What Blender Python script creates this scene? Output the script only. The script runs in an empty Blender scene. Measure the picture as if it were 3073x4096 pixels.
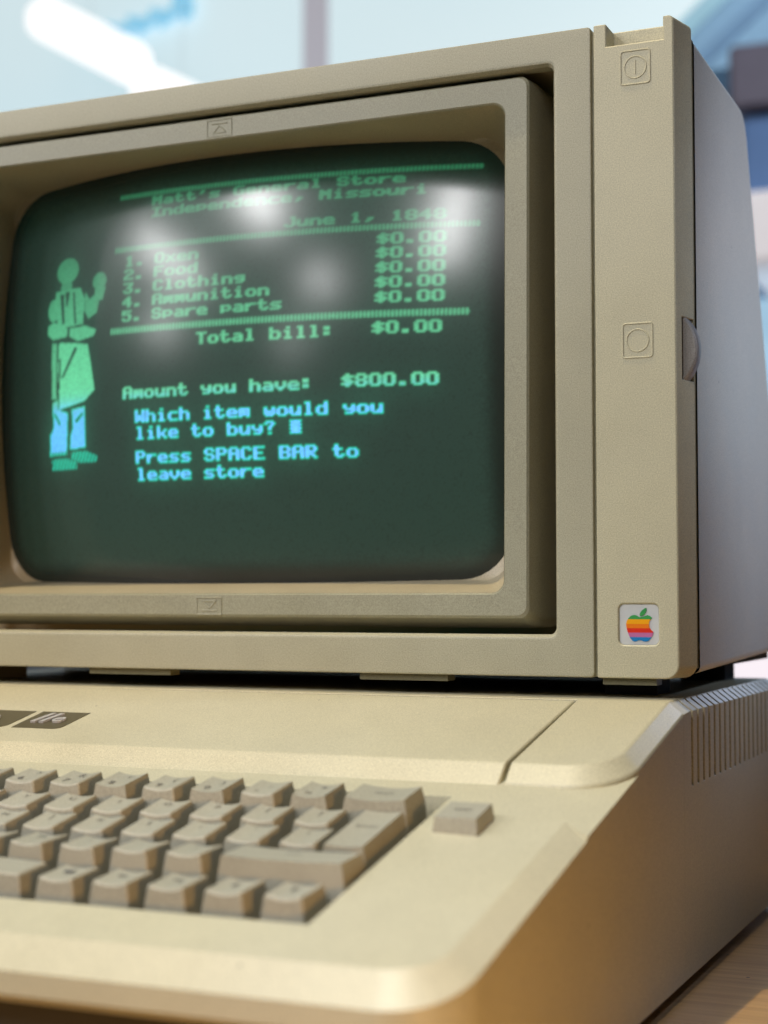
import bpy, bmesh, math, random
import numpy as np
from mathutils import Vector, Matrix

random.seed(4)
sc = bpy.context.scene
COL = sc.collection

# ------------------------------------------------------------------ camera
CAM_POS = Vector((0.1668, -0.6963, 0.0340))
RIGHT = Vector((0.91610, 0.40095, 0.00028))
UP = Vector((0.02120, -0.04913, 0.99857))
FWD = Vector((-0.40039, 0.91478, 0.05351))
cd = bpy.data.cameras.new('camera')
cam = bpy.data.objects.new('camera', cd)
COL.objects.link(cam)
cam.matrix_world = Matrix(((RIGHT.x, UP.x, -FWD.x, CAM_POS.x), (RIGHT.y, UP.y, -FWD.y, CAM_POS.y),
                           (RIGHT.z, UP.z, -FWD.z, CAM_POS.z), (0, 0, 0, 1)))
cd.sensor_fit = 'HORIZONTAL'
cd.sensor_width = 24.0
cd.lens = 51.23
cd.clip_start = 0.01
cd.clip_end = 100
cd.dof.use_dof = True
cd.dof.focus_distance = 0.73
cd.dof.aperture_fstop = 6.2
cd.dof.aperture_blades = 0
sc.camera = cam

# ------------------------------------------------------------------ light
sc.view_settings.view_transform = 'Standard'
sc.view_settings.look = 'None'
sc.view_settings.exposure = -0.12
sc.view_settings.gamma = 1.0
sc.view_settings.use_curve_mapping = False
sc.render.engine = 'CYCLES'
sc.cycles.use_denoising = True
sc.cycles.max_bounces = 8
sc.cycles.sample_clamp_indirect = 6.0

w = bpy.data.worlds.new('World')
sc.world = w
w.use_nodes = True
bg = w.node_tree.nodes['Background']
bg.inputs[0].default_value = (0.80, 0.88, 1.0, 1)
bg.inputs[1].default_value = 0.045


def aim(o, target):
    d = Vector(target) - o.location
    o.rotation_euler = d.to_track_quat('-Z', 'Y').to_euler()


def spot_lamp(name, loc, target, power, color, radius, angle, blend=0.4):
    l = bpy.data.lights.new(name, 'SPOT')
    l.energy = power
    l.color = color
    l.shadow_soft_size = radius
    l.spot_size = math.radians(angle)
    l.spot_blend = blend
    o = bpy.data.objects.new(name, l)
    COL.objects.link(o)
    o.location = loc
    aim(o, target)
    return o


def tube_lamp(name, a, b, width, power, color):
    """a ceiling strip lamp from a to b, facing the desk"""
    a = Vector(a); b = Vector(b)
    l = bpy.data.lights.new(name, 'AREA')
    l.shape = 'RECTANGLE'
    l.size = (b - a).length
    l.size_y = width
    l.energy = power
    l.color = color
    o = bpy.data.objects.new(name, l)
    COL.objects.link(o)
    c = (a + b) / 2
    x = (b - a).normalized()
    z = (c - Vector((-0.2, 0.0, 0.1))).normalized()
    y = z.cross(x).normalized()
    z = x.cross(y).normalized()
    o.matrix_world = Matrix(((x.x, y.x, z.x, c.x), (x.y, y.y, z.y, c.y), (x.z, y.z, z.z, c.z), (0, 0, 0, 1)))
    return o


spot_lamp('downlight', (-0.46, -0.24, 2.0), (-0.03, -0.12, -0.05), 102, (1.0, 0.81, 0.47), 0.020, 50)
spot_lamp('white_downlight', (-0.30, -0.42, 1.25), (-0.09, -0.33, -0.1), 40, (0.50, 0.74, 1.0), 0.10, 38, 1.0)
spot_lamp('cool_side_fill', (1.60, 0.22, 1.10), (0.0, 0.15, 0.185), 138, (0.62, 0.74, 1.0), 0.06, 11.5, 1.0)  # added fill, cools the monitor's right side; no known lamp there
spot_lamp('warm_bounce_fill', (1.1, -1.25, -0.05), (0.0, -0.30, -0.09), 84, (1.0, 0.55, 0.16), 0.12, 11, 1.0)  # added low fill standing in for warm bounce off the table
spot_lamp('rear_rib_fill', (0.45, 1.60, 0.95), (0.0, 0.13, 0.0), 50, (0.60, 0.72, 1.0), 0.05, 5.6, 1.0)  # added fill to brighten the ribs from behind, an invented source
spot_lamp('backdrop_fill', (0.3, 1.3, 1.9), (-0.20, 2.3, 0.9), 70, (0.80, 0.92, 1.0), 0.10, 70, 1.0)  # added fill that lifts the right background, an invented source
GL = (1.0, 0.985, 0.99)
tube_lamp('strip_lamp', (-1.17, -1.29, 1.44), (-0.97, -1.57, 1.16), 0.07, 11.6, GL)
tube_lamp('strip_lamp', (0.04, -1.58, 1.38), (0.00, -1.82, 0.96), 0.07, 11.6, GL)
tube_lamp('strip_lamp', (-1.67, -1.14, 1.10), (-1.39, -1.49, 0.85), 0.07, 6.8, GL)
tube_lamp('strip_lamp', (-0.73, -1.76, 0.92), (-0.63, -1.80, 0.81), 0.09, 2.5, GL)
tube_lamp('strip_lamp', (-2.05, -0.84, 1.02), (-2.03, -0.72, 0.74), 0.09, 4.0, (1.0, 0.93, 0.95))
tube_lamp('strip_lamp', (-1.59, -1.36, 0.68), (-1.51, -1.50, 0.60), 0.12, 1.7, GL)
tube_lamp('strip_lamp', (-0.87, -1.82, 0.56), (-0.81, -1.84, 0.52), 0.10, 0.8, GL)


# ------------------------------------------------------------------ materials
def nodes_of(name):
    m = bpy.data.materials.new(name)
    m.use_nodes = True
    nt = m.node_tree
    return m, nt, nt.nodes['Principled BSDF']


def plastic(name, c, c2=None, rough=0.42, grain=0.06, scale=1900.0, blotch=7.0, spec=0.5):
    """moulded plastic: a fine spark-eroded grain, slight uneven yellowing"""
    m, nt, b = nodes_of(name)
    N = nt.nodes; L = nt.links
    tc = N.new('ShaderNodeTexCoord')
    c2 = c2 or tuple(x * 0.90 for x in c)
    n1 = N.new('ShaderNodeTexNoise'); n1.inputs['Scale'].default_value = blotch; n1.inputs['Detail'].default_value = 4
    L.new(tc.outputs['Object'], n1.inputs['Vector'])
    mx = N.new('ShaderNodeMix'); mx.data_type = 'RGBA'
    mx.inputs['A'].default_value = (*c, 1); mx.inputs['B'].default_value = (*c2, 1)
    rp = N.new('ShaderNodeMapRange'); rp.inputs['From Min'].default_value = 0.35; rp.inputs['From Max'].default_value = 0.65
    L.new(n1.outputs['Fac'], rp.inputs['Value']); L.new(rp.outputs['Result'], mx.inputs['Factor'])
    n2 = N.new('ShaderNodeTexNoise'); n2.inputs['Scale'].default_value = scale; n2.inputs['Detail'].default_value = 3
    L.new(tc.outputs['Object'], n2.inputs['Vector'])
    # pigment speckle
    sp = N.new('ShaderNodeMix'); sp.data_type = 'RGBA'; sp.blend_type = 'MULTIPLY'; sp.inputs['Factor'].default_value = 1.0
    mr = N.new('ShaderNodeMapRange'); mr.inputs['From Min'].default_value = 0.3; mr.inputs['From Max'].default_value = 0.7
    mr.inputs['To Min'].default_value = 0.76; mr.inputs['To Max'].default_value = 1.17
    L.new(n2.outputs['Fac'], mr.inputs['Value'])
    L.new(mx.outputs['Result'], sp.inputs['A']); L.new(mr.outputs['Result'], sp.inputs['B'])
    # faint handling marks and a few specks of dirt
    n3 = N.new('ShaderNodeTexNoise'); n3.inputs['Scale'].default_value = 26; n3.inputs['Detail'].default_value = 6; n3.inputs['Roughness'].default_value = 0.7
    L.new(tc.outputs['Object'], n3.inputs['Vector'])
    m3 = N.new('ShaderNodeMapRange'); m3.inputs['From Min'].default_value = 0.35; m3.inputs['From Max'].default_value = 0.7
    m3.inputs['To Min'].default_value = 0.95; m3.inputs['To Max'].default_value = 1.035
    L.new(n3.outputs['Fac'], m3.inputs['Value'])
    s3 = N.new('ShaderNodeMix'); s3.data_type = 'RGBA'; s3.blend_type = 'MULTIPLY'; s3.inputs['Factor'].default_value = 1.0
    L.new(sp.outputs['Result'], s3.inputs['A']); L.new(m3.outputs['Result'], s3.inputs['B'])
    vo = N.new('ShaderNodeTexVoronoi'); vo.inputs['Scale'].default_value = 38
    L.new(tc.outputs['Object'], vo.inputs['Vector'])
    mv = N.new('ShaderNodeMapRange'); mv.inputs['From Min'].default_value = 0.018; mv.inputs['From Max'].default_value = 0.030
    mv.inputs['To Min'].default_value = 0.45; mv.inputs['To Max'].default_value = 1.0
    L.new(vo.outputs['Distance'], mv.inputs['Value'])
    s4 = N.new('ShaderNodeMix'); s4.data_type = 'RGBA'; s4.blend_type = 'MULTIPLY'; s4.inputs['Factor'].default_value = 1.0
    L.new(s3.outputs['Result'], s4.inputs['A']); L.new(mv.outputs['Result'], s4.inputs['B'])
    L.new(s4.outputs['Result'], b.inputs['Base Color'])
    rm = N.new('ShaderNodeMapRange'); rm.inputs['To Min'].default_value = rough - 0.08; rm.inputs['To Max'].default_value = rough + 0.10
    L.new(n3.outputs['Fac'], rm.inputs['Value']); L.new(rm.outputs['Result'], b.inputs['Roughness'])
    bp = N.new('ShaderNodeBump'); bp.inputs['Strength'].default_value = grain; bp.inputs['Distance'].default_value = 0.0004
    L.new(n2.outputs['Fac'], bp.inputs['Height']); L.new(bp.outputs['Normal'], b.inputs['Normal'])
    b.inputs['Specular IOR Level'].default_value = spec
    return m


def plain(name, c, rough=0.5, metal=0.0, emit=None, strength=1.0):
    m, nt, b = nodes_of(name)
    N = nt.nodes; L = nt.links
    tc = N.new('ShaderNodeTexCoord')
    n = N.new('ShaderNodeTexNoise'); n.inputs['Scale'].default_value = 60; n.inputs['Detail'].default_value = 3
    L.new(tc.outputs['Object'], n.inputs['Vector'])
    mr = N.new('ShaderNodeMapRange'); mr.inputs['To Min'].default_value = 0.88; mr.inputs['To Max'].default_value = 1.12
    L.new(n.outputs['Fac'], mr.inputs['Value'])
    mx = N.new('ShaderNodeMix'); mx.data_type = 'RGBA'; mx.blend_type = 'MULTIPLY'; mx.inputs['Factor'].default_value = 1.0
    mx.inputs['A'].default_value = (*c, 1)
    L.new(mr.outputs['Result'], mx.inputs['B']); L.new(mx.outputs['Result'], b.inputs['Base Color'])
    b.inputs['Roughness'].default_value = rough
    b.inputs['Metallic'].default_value = metal
    if emit:
        b.inputs['Emission Color'].default_value = (*emit, 1)
        b.inputs['Emission Strength'].default_value = strength
    return m


M = {}
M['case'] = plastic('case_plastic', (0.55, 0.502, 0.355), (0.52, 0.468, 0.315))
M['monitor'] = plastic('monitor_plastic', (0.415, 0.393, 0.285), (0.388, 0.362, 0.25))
M['bezel'] = plastic('bezel_plastic', (0.335, 0.32, 0.23), (0.312, 0.296, 0.20))  # darker copy of the monitor plastic, weaker light put into the colour
M['strip'] = plastic('strip_plastic', (0.525, 0.49, 0.345), (0.50, 0.462, 0.31))  # lighter copy of the monitor plastic, stronger light put into the colour
M['shell'] = plastic('shell_plastic', (0.55, 0.51, 0.43), (0.52, 0.48, 0.40), rough=0.38)
M['key'] = plastic('key_plastic', (0.375, 0.35, 0.275), (0.35, 0.325, 0.245), rough=0.5)
M['ink'] = plain('legend_ink', (0.11, 0.10, 0.09), 0.6)
M['well'] = plain('well_black', (0.06, 0.05, 0.04), 0.7)
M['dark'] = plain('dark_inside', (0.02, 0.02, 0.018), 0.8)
M['lining'] = plain('lining_brown', (0.55, 0.44, 0.27), 0.7)
M['rubber'] = plain('rubber', (0.02, 0.02, 0.02), 0.8)
M['foot'] = plastic('foot_plastic', (0.13, 0.12, 0.065))
M['lip_shade'] = plain('lip_shade_brown', (0.055, 0.045, 0.03), 0.7)
M['seam'] = plastic('seam_plastic', (0.34, 0.31, 0.19))
M['knob'] = plastic('knob_plastic', (0.30, 0.28, 0.26), rough=0.35)
M['plate'] = plain('badge_brown', (0.085, 0.070, 0.035), 0.35)
M['chrome'] = plain('badge_metal', (0.62, 0.60, 0.60), 0.30, 0.45)
M['silver'] = plain('emblem_silver', (0.60, 0.61, 0.60), 0.38, 0.15)
LOGO = [('logo_green', (0.045, 0.30, 0.075)), ('logo_yellow', (0.83, 0.36, 0.004)), ('logo_orange', (0.76, 0.185, 0.006)),
        ('logo_red', (0.66, 0.028, 0.010)), ('logo_purple', (0.48, 0.145, 0.33)), ('logo_blue', (0.013, 0.20, 0.50))]
for n_, c_ in LOGO:
    M[n_] = plain(n_, c_, 0.3)


# ------------------------------------------------------------------ helpers
def tag(o, label, cat, group=None):
    o['label'] = label
    o['category'] = cat
    if group:
        o['group'] = group
    return o


def empty(name, loc=(0, 0, 0)):
    o = bpy.data.objects.new(name, None)
    COL.objects.link(o)
    o.location = loc
    o.empty_display_size = 0.02
    return o


def link(name, me, mat, parent=None, smooth=30):
    mats = mat if isinstance(mat, (list, tuple)) else [mat]
    for m in mats:
        me.materials.append(m)
    o = bpy.data.objects.new(name, me)
    COL.objects.link(o)
    if parent is not None:
        o.parent = parent
    if smooth:
        me.polygons.foreach_set('use_smooth', [True] * len(me.polygons))
        me.set_sharp_from_angle(angle=math.radians(smooth))
    me.update()
    return o


def mesh(name, verts, faces, mat, parent=None, smooth=30, midx=None, fix=True):
    me = bpy.data.meshes.new(name)
    me.from_pydata([tuple(v) for v in verts], [], faces)
    if midx:
        me.polygons.foreach_set('material_index', midx)
    if fix:
        b = bmesh.new(); b.from_mesh(me)
        bmesh.ops.remove_doubles(b, verts=b.verts, dist=1e-6)
        bmesh.ops.recalc_face_normals(b, faces=b.faces)
        b.to_mesh(me); b.free()
    return link(name, me, mat, parent, smooth)


def box_geo(x0, x1, y0, y1, z0, z1):
    v = [(x, y, z) for x in (x0, x1) for y in (y0, y1) for z in (z0, z1)]
    f = [(0, 1, 3, 2), (4, 6, 7, 5), (0, 4, 5, 1), (2, 3, 7, 6), (0, 2, 6, 4), (1, 5, 7, 3)]
    return v, f


def box(name, x0, x1, y0, y1, z0, z1, mat, parent=None, bev=0.0):
    v, f = box_geo(x0, x1, y0, y1, z0, z1)
    o = mesh(name, v, f, mat, parent)
    if bev:
        bevel(o, bev)
    return o


def bevel(o, width, seg=3, angle=30):
    m = o.modifiers.new('edge', 'BEVEL')
    m.width = width; m.segments = seg; m.limit_method = 'ANGLE'; m.angle_limit = math.radians(angle)
    m.harden_normals = False


def cut(o, geos):
    """boolean-subtract closed shapes (verts, faces) from o, applied"""
    for v, f in geos:
        me = bpy.data.meshes.new('cutter')
        me.from_pydata(v, [], f)
        b = bmesh.new(); b.from_mesh(me); bmesh.ops.recalc_face_normals(b, faces=b.faces); b.to_mesh(me); b.free()
        c = bpy.data.objects.new('cutter', me)
        COL.objects.link(c)
        md = o.modifiers.new('cut', 'BOOLEAN'); md.operation = 'DIFFERENCE'; md.solver = 'EXACT'; md.object = c
        dg = bpy.context.evaluated_depsgraph_get()
        dg.update()
        new = bpy.data.meshes.new_from_object(o.evaluated_get(dg))
        o.modifiers.clear()
        old = o.data
        o.data = new
        bpy.data.objects.remove(c); bpy.data.meshes.remove(old)
    o.data.polygons.foreach_set('use_smooth', [True] * len(o.data.polygons))
    o.data.set_sharp_from_angle(angle=math.radians(30))


def rrect(x0, x1, z0, z1, r, y, n=8, side=1):
    """closed loop of a rounded rectangle in the xz plane; y is a number or f(x, z)"""
    pts = []
    cs = [(x1 - r, z1 - r, 0), (x0 + r, z1 - r, 90), (x0 + r, z0 + r, 180), (x1 - r, z0 + r, 270)]
    arcs = []
    for cx, cz, a0 in cs:
        arcs.append([(cx + r * math.cos(math.radians(a0 + 90 * i / n)), cz + r * math.sin(math.radians(a0 + 90 * i / n))) for i in range(n + 1)])
    for k in range(4):
        pts += arcs[k]
        a = arcs[k][-1]; b = arcs[(k + 1) % 4][0]
        for s in range(1, side):
            t = s / side
            pts.append((a[0] + (b[0] - a[0]) * t, a[1] + (b[1] - a[1]) * t))
    fy = y if callable(y) else (lambda x, z: y)
    return [(x, fy(x, z), z) for x, z in pts]


def loft(loops, cap0=False, cap1=False):
    n = len(loops[0])
    v = [p for l in loops for p in l]
    f = []
    for k in range(len(loops) - 1):
        for i in range(n):
            j = (i + 1) % n
            f.append((k * n + i, k * n + j, (k + 1) * n + j, (k + 1) * n + i))
    if cap0:
        f.append(tuple(range(n))[::-1])
    if cap1:
        f.append(tuple(range((len(loops) - 1) * n, len(loops) * n)))
    return v, f


def tube_geo(path, r, closed=True, seg=6, normal=Vector((0, 1, 0))):
    n = len(path)
    v = []; f = []
    P = [Vector(p) for p in path]
    for i in range(n):
        a = P[(i - 1) % n] if closed or i else P[i]
        b = P[(i + 1) % n] if closed or i < n - 1 else P[i]
        t = (b - a).normalized()
        s = t.cross(normal).normalized()
        for k in range(seg):
            an = 2 * math.pi * k / seg
            v.append(P[i] + s * math.cos(an) * r + normal * math.sin(an) * r * 0.8)
    for i in range(n if closed else n - 1):
        j = (i + 1) % n
        for k in range(seg):
            l = (k + 1) % seg
            f.append((i * seg + k, i * seg + l, j * seg + l, j * seg + k))
    return v, f


def join_geo(*gs):
    v = []; f = []
    for gv, gf in gs:
        o = len(v)
        v += [tuple(p) for p in gv]
        f += [tuple(i + o for i in q) for q in gf]
    return v, f


def text_geo(s, size, extrude=0.0, shear=0.0, bold=0.0):
    cu = bpy.data.curves.new('txt', 'FONT')
    cu.body = s; cu.size = size; cu.extrude = extrude; cu.align_x = 'CENTER'; cu.align_y = 'CENTER'
    cu.shear = shear; cu.offset = bold; cu.resolution_u = 3
    o = bpy.data.objects.new('txt', cu)
    COL.objects.link(o)
    dg = bpy.context.evaluated_depsgraph_get(); dg.update()
    me = bpy.data.meshes.new_from_object(o.evaluated_get(dg))
    v = [tuple(p.co) for p in me.vertices]; f = [tuple(p.vertices) for p in me.polygons]
    bpy.data.objects.remove(o); bpy.data.curves.remove(cu); bpy.data.meshes.remove(me)
    return v, f


# ================================================================== SETTING
TABLE_Z = -0.1318


def wood_mat():
    m, nt, b = nodes_of('table_wood')
    N = nt.nodes; L = nt.links
    tc = N.new('ShaderNodeTexCoord')
    mp = N.new('ShaderNodeMapping'); mp.inputs['Scale'].default_value = (3.0, 60.0, 3.0)
    L.new(tc.outputs['Object'], mp.inputs['Vector'])
    n = N.new('ShaderNodeTexNoise'); n.inputs['Scale'].default_value = 3.5; n.inputs['Detail'].default_value = 8; n.inputs['Roughness'].default_value = 0.65
    L.new(mp.outputs['Vector'], n.inputs['Vector'])
    r = N.new('ShaderNodeValToRGB')
    r.color_ramp.elements[0].position = 0.32; r.color_ramp.elements[0].color = (0.37, 0.195, 0.066, 1)
    r.color_ramp.elements[1].position = 0.68; r.color_ramp.elements[1].color = (0.58, 0.345, 0.13, 1)
    L.new(n.outputs['Fac'], r.inputs['Fac'])
    # small dark pits
    v = N.new('ShaderNodeTexVoronoi'); v.inputs['Scale'].default_value = 55
    L.new(tc.outputs['Object'], v.inputs['Vector'])
    th = N.new('ShaderNodeMapRange'); th.inputs['From Min'].default_value = 0.035; th.inputs['From Max'].default_value = 0.06
    L.new(v.outputs['Distance'], th.inputs['Value'])
    mx = N.new('ShaderNodeMix'); mx.data_type = 'RGBA'; mx.inputs['A'].default_value = (0.06, 0.035, 0.02, 1)
    L.new(th.outputs['Result'], mx.inputs['Factor']); L.new(r.outputs['Color'], mx.inputs['B'])
    L.new(mx.outputs['Result'], b.inputs['Base Color'])
    bp = N.new('ShaderNodeBump'); bp.inputs['Strength'].default_value = 0.15; bp.inputs['Distance'].default_value = 0.001
    L.new(n.outputs['Fac'], bp.inputs['Height']); L.new(bp.outputs['Normal'], b.inputs['Normal'])
    b.inputs['Roughness'].default_value = 0.42
    return m


t = empty('table', (-0.2, 0.0, TABLE_Z - 0.75))
tag(t, 'brown wooden table under the beige computer, lit orange at its edge', 'table')
tv, tf = box_geo(-0.95, 0.85, -0.33, 0.75, TABLE_Z - 0.035, TABLE_Z)
top = mesh('table_top', [(x + 0.2, y, z - (TABLE_Z - 0.75)) for x, y, z in tv], tf, wood_mat(), t)
bevel(top, 0.003)
for lx in (-0.68, 0.98):
    for ly in (-0.27, 0.69):
        v_, f_ = box_geo(lx - 0.03, lx + 0.03, ly - 0.03, ly + 0.03, 0.0, 0.713)
        mesh('leg', v_, f_, M['dark'], t)

fl = mesh('floor', [(-8, -8, TABLE_Z - 0.75), (8, -8, TABLE_Z - 0.75), (8, 8, TABLE_Z - 0.75), (-8, 8, TABLE_Z - 0.75)], [(0, 1, 2, 3)],
          plain('floor_dark', (0.16, 0.16, 0.17), 0.6))
fl['kind'] = 'structure'


# ---- bright wall far behind, its brightness put in as emission
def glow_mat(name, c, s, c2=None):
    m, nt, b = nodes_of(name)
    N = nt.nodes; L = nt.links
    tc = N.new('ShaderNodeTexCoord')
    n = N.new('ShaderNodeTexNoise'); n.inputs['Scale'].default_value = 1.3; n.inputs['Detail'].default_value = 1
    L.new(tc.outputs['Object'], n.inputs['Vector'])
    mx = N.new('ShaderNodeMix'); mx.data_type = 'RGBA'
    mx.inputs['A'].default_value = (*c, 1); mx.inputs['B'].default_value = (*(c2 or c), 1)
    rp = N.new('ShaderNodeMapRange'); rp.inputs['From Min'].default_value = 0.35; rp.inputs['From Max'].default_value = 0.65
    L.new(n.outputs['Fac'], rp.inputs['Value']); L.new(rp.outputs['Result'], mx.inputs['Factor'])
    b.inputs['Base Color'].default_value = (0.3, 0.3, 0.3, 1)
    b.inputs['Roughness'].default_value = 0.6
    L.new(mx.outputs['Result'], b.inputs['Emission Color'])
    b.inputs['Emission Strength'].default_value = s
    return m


win = empty('glowing_wall', (-1.6, 2.6, TABLE_Z - 0.75))
tag(win, 'bright pale blue wall with added glow behind the monitor, divided by a grey post', 'wall')
WZ = TABLE_Z - 0.75


def wloc(g):
    return [(x + 1.6, y - 2.6, z - WZ) for x, y, z in g[0]], g[1]


wall_m = glow_mat('wall_glow', (0.60, 0.775, 0.83), 1.0, (0.66, 0.80, 0.83))
for a, b_ in ((-3.4, -1.478), (-1.413, -0.10)):
    g = wloc(box_geo(a, b_, 2.60, 2.62, 0.35, 2.4))
    mesh('wall_panel', *g, wall_m, win)
post_m = glow_mat('post_glow', (0.38, 0.37, 0.42), 0.95)  # plain grey post, emission stands in for the light on it
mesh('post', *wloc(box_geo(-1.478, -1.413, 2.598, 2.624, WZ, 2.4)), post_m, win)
mesh('sill', *wloc(box_geo(-3.4, -0.10, 2.55, 2.68, WZ, 0.35)), plain('sill_grey', (0.3, 0.33, 0.36), 0.6), win)


def round_bar(a, b, r, seg=14):
    a = Vector(a); b = Vector(b)
    ax = (b - a).normalized()
    s = ax.orthogonal().normalized(); q = ax.cross(s)
    rings = []
    prof = [(-1.0, 0.02), (-0.87, 0.5), (-0.5, 0.87), (0, 1)]
    for d, rr in prof:
        rings.append([a + ax * d * r + (s * math.cos(2 * math.pi * k / seg) + q * math.sin(2 * math.pi * k / seg)) * rr * r for k in range(seg)])
    for d, rr in reversed(prof):
        rings.append([b - ax * d * r + (s * math.cos(2 * math.pi * k / seg) + q * math.sin(2 * math.pi * k / seg)) * rr * r for k in range(seg)])
    return loft(rings, True, True)


lamp_m = glow_mat('lamp_white', (1, 0.98, 0.97), 1.25)
M['white_rod'] = plain('white_rod', (0.9, 0.9, 0.9), 0.4)
for lab, a, b_ in (('longer white glowing tube lamp hanging before the bright wall, upper of the two', (-1.895, 2.2, 1.285), (-1.685, 2.2, 1.165)),
                   ('shorter white glowing tube lamp just above the monitor top, lower of the two', (-1.63, 2.2, 1.100), (-1.50, 2.2, 1.030))):
    c_ = (Vector(a) + Vector(b_)) / 2
    tl = empty('tube_lamp', c_)
    tag(tl, lab, 'lamp', 'tube lamps before the glass wall')
    g = round_bar(Vector(a) - c_, Vector(b_) - c_, 0.047)
    mesh('glowing_tube', *g, lamp_m, tl)
    g = tube_geo([(0, 0.01, 0.038), (0, 0.01, 1.3)], 0.0007, closed=False)
    mesh('hanging_rod', *g, M['white_rod'], tl)

# blue lettering on the bright wall, out of focus, emission added to brighten it
strokes = []
xs0 = -2.025
for i in range(9):
    x = xs0 + i * 0.031
    z = 1.388 + i * 0.0045 + (0.006 if i % 2 else -0.004)
    h = 0.030 if i < 7 else 0.055
    strokes.append([(x, z - 0.030), (x + 0.006, z + h * 0.5), (x + 0.020, z + h * 0.2), (x + 0.016, z - 0.022)])
strokes.append([(xs0 + 0.26, 1.42), (xs0 + 0.262, 1.50), (xs0 + 0.235, 1.52), (xs0 + 0.225, 1.46), (xs0 + 0.25, 1.445)])
gs = []
for s_ in strokes:
    gs.append(tube_geo([(x, 0, z) for x, z in s_], 0.0085, closed=False, seg=6))
lv, lf = join_geo(*gs)
lt = mesh('wall_lettering', [(x + 1.9, y, z - 1.40) for x, y, z in lv], lf, plain('lettering_blue', (0.10, 0.42, 0.62), 0.5, emit=(0.30, 0.58, 0.72), strength=0.85))
lt.location = (-1.9, 2.575, 1.40)
tag(lt, 'blurred blue lettering on the bright wall at upper left', 'lettering')

# blue exhibition wall and what stands before it, right of the monitor
bw = mesh('blue_partition', *box_geo(-0.62, 3.4, 2.55, 2.58, WZ, 1.10), plain('partition_blue', (0.26, 0.46, 0.74), 0.55))
tag(bw, 'blue partition wall behind the right side of the monitor', 'partition')
CEIL = plain('canopy_blue', (0.33, 0.54, 0.74), 0.5)
cv = [(-0.56, 2.3, 1.10), (-0.40, 2.3, 1.235), (0.9, 2.3, 2.2), (0.9, 2.3, 1.02), (-0.52, 2.3, 1.02)]
g = (cv + [(x, y + 0.05, z) for x, y, z in cv], [(0, 1, 2, 3, 4), (9, 8, 7, 6, 5)] + [(i, i + 5, (i + 1) % 5 + 5, (i + 1) % 5) for i in range(5)])
cn = mesh('canopy', *([(x, 2.549 if i >= 5 else y, z) for i, (x, y, z) in enumerate(g[0])], g[1]), CEIL)
PALE = plain('canopy_pale', (0.50, 0.80, 0.92), 0.5)
for d0, d1, mm in ((0.0, 0.035, PALE), (0.075, 0.10, plain('canopy_dark', (0.22, 0.38, 0.58), 0.5))):
    ev = [(-0.56 + d0 * 0.66, 2.294, 1.10 - d0 * 0.75), (0.9 + d0 * 0.66, 2.294, 2.305 - d0 * 0.75), (0.9 + d1 * 0.66, 2.294, 2.305 - d1 * 0.75), (-0.56 + d1 * 0.66, 2.294, 1.10 - d1 * 0.75)]
    mesh('canopy_rib', ev + [(x, 2.2995, z) for x, y, z in ev], [(0, 1, 2, 3), (7, 6, 5, 4), (0, 4, 5, 1), (1, 5, 6, 2), (2, 6, 7, 3), (3, 7, 4, 0)], mm, cn)
tag(cn, 'sloping light blue canopy above the dark cabinet, upper right', 'canopy')
bx_ = box('brown_cabinet', -0.412, 0.35, 2.12, 2.549, 0.885, 1.0, plain('cabinet_brown', (0.14, 0.12, 0.16), 0.5), None, 0.01)
tag(bx_, 'dark brown cabinet high on the blue partition, right of the monitor', 'cabinet')
bx_ = box('blue_locker', -0.395, 0.5, 2.14, 2.549, 0.735, 0.88, plain('locker_blue', (0.10, 0.20, 0.42), 0.5), None, 0.01)
tag(bx_, 'dark blue locker between the brown cabinet and the white one', 'locker')
bx_ = box('white_cabinet', -0.40, 0.5, 2.08, 2.549, 0.605, 0.73, plain('cabinet_white', (0.80, 0.74, 0.74), 0.5, emit=(0.8, 0.72, 0.72), strength=0.35), None, 0.01)  # emission added to brighten the cabinet, which is no lamp
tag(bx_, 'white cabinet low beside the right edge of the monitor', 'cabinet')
bx_ = box('pale_blue_panel', -0.42, 0.6, 2.16, 2.549, 0.30, 0.56, glow_mat('pale_blue_panel', (0.30, 0.55, 0.75), 0.9), None, 0.01)  # panel brightness comes from its own emission
tag(bx_, 'light blue glowing panel below the white cabinet, far right', 'panel')
bx_ = box('white_panel', -0.47, 0.1, 2.1, 2.549, -0.30, 0.02, glow_mat('white_panel', (1.0, 0.9, 0.95), 0.95), None, 0.01)  # plain white panel made bright by emission
tag(bx_, 'bright white panel seen in the gap between monitor and computer', 'screen')

# ================================================================== COMPUTER
CX0 = -0.436             # left side
OUT_X = 0.0035           # right side face
comp = empty('desktop_computer', (0, 0, 0))
tag(comp, 'beige desktop computer with sloping lid and built-in keyboard under the monitor', 'computer')


def lid_z(y):
    return -0.0075 + 0.2205 * y


def deck_z(y):
    return -0.0134 + 0.2110 * y


RIDGE = -0.0075
FLAT_Z = lid_z(RIDGE)            # about -0.0092
BACK_Y = 0.215
BOT = -0.1276
STEP_Y = -0.0945                 # top edge of the step
STEP_YB = -0.1035                # its foot, on the deck
SEAM_X = -0.0432


def out_z(y):
    """upper edge of the side wall"""
    if y > -0.004:
        return -0.0138
    return -0.0138 + 0.2200 * (y + 0.004)


def deck_out_z(y):
    t_ = min(max((-0.150 - y) / 0.06, 0.0), 1.0)
    return deck_z(y) - (0.0034 + 0.0009 * t_)


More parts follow.
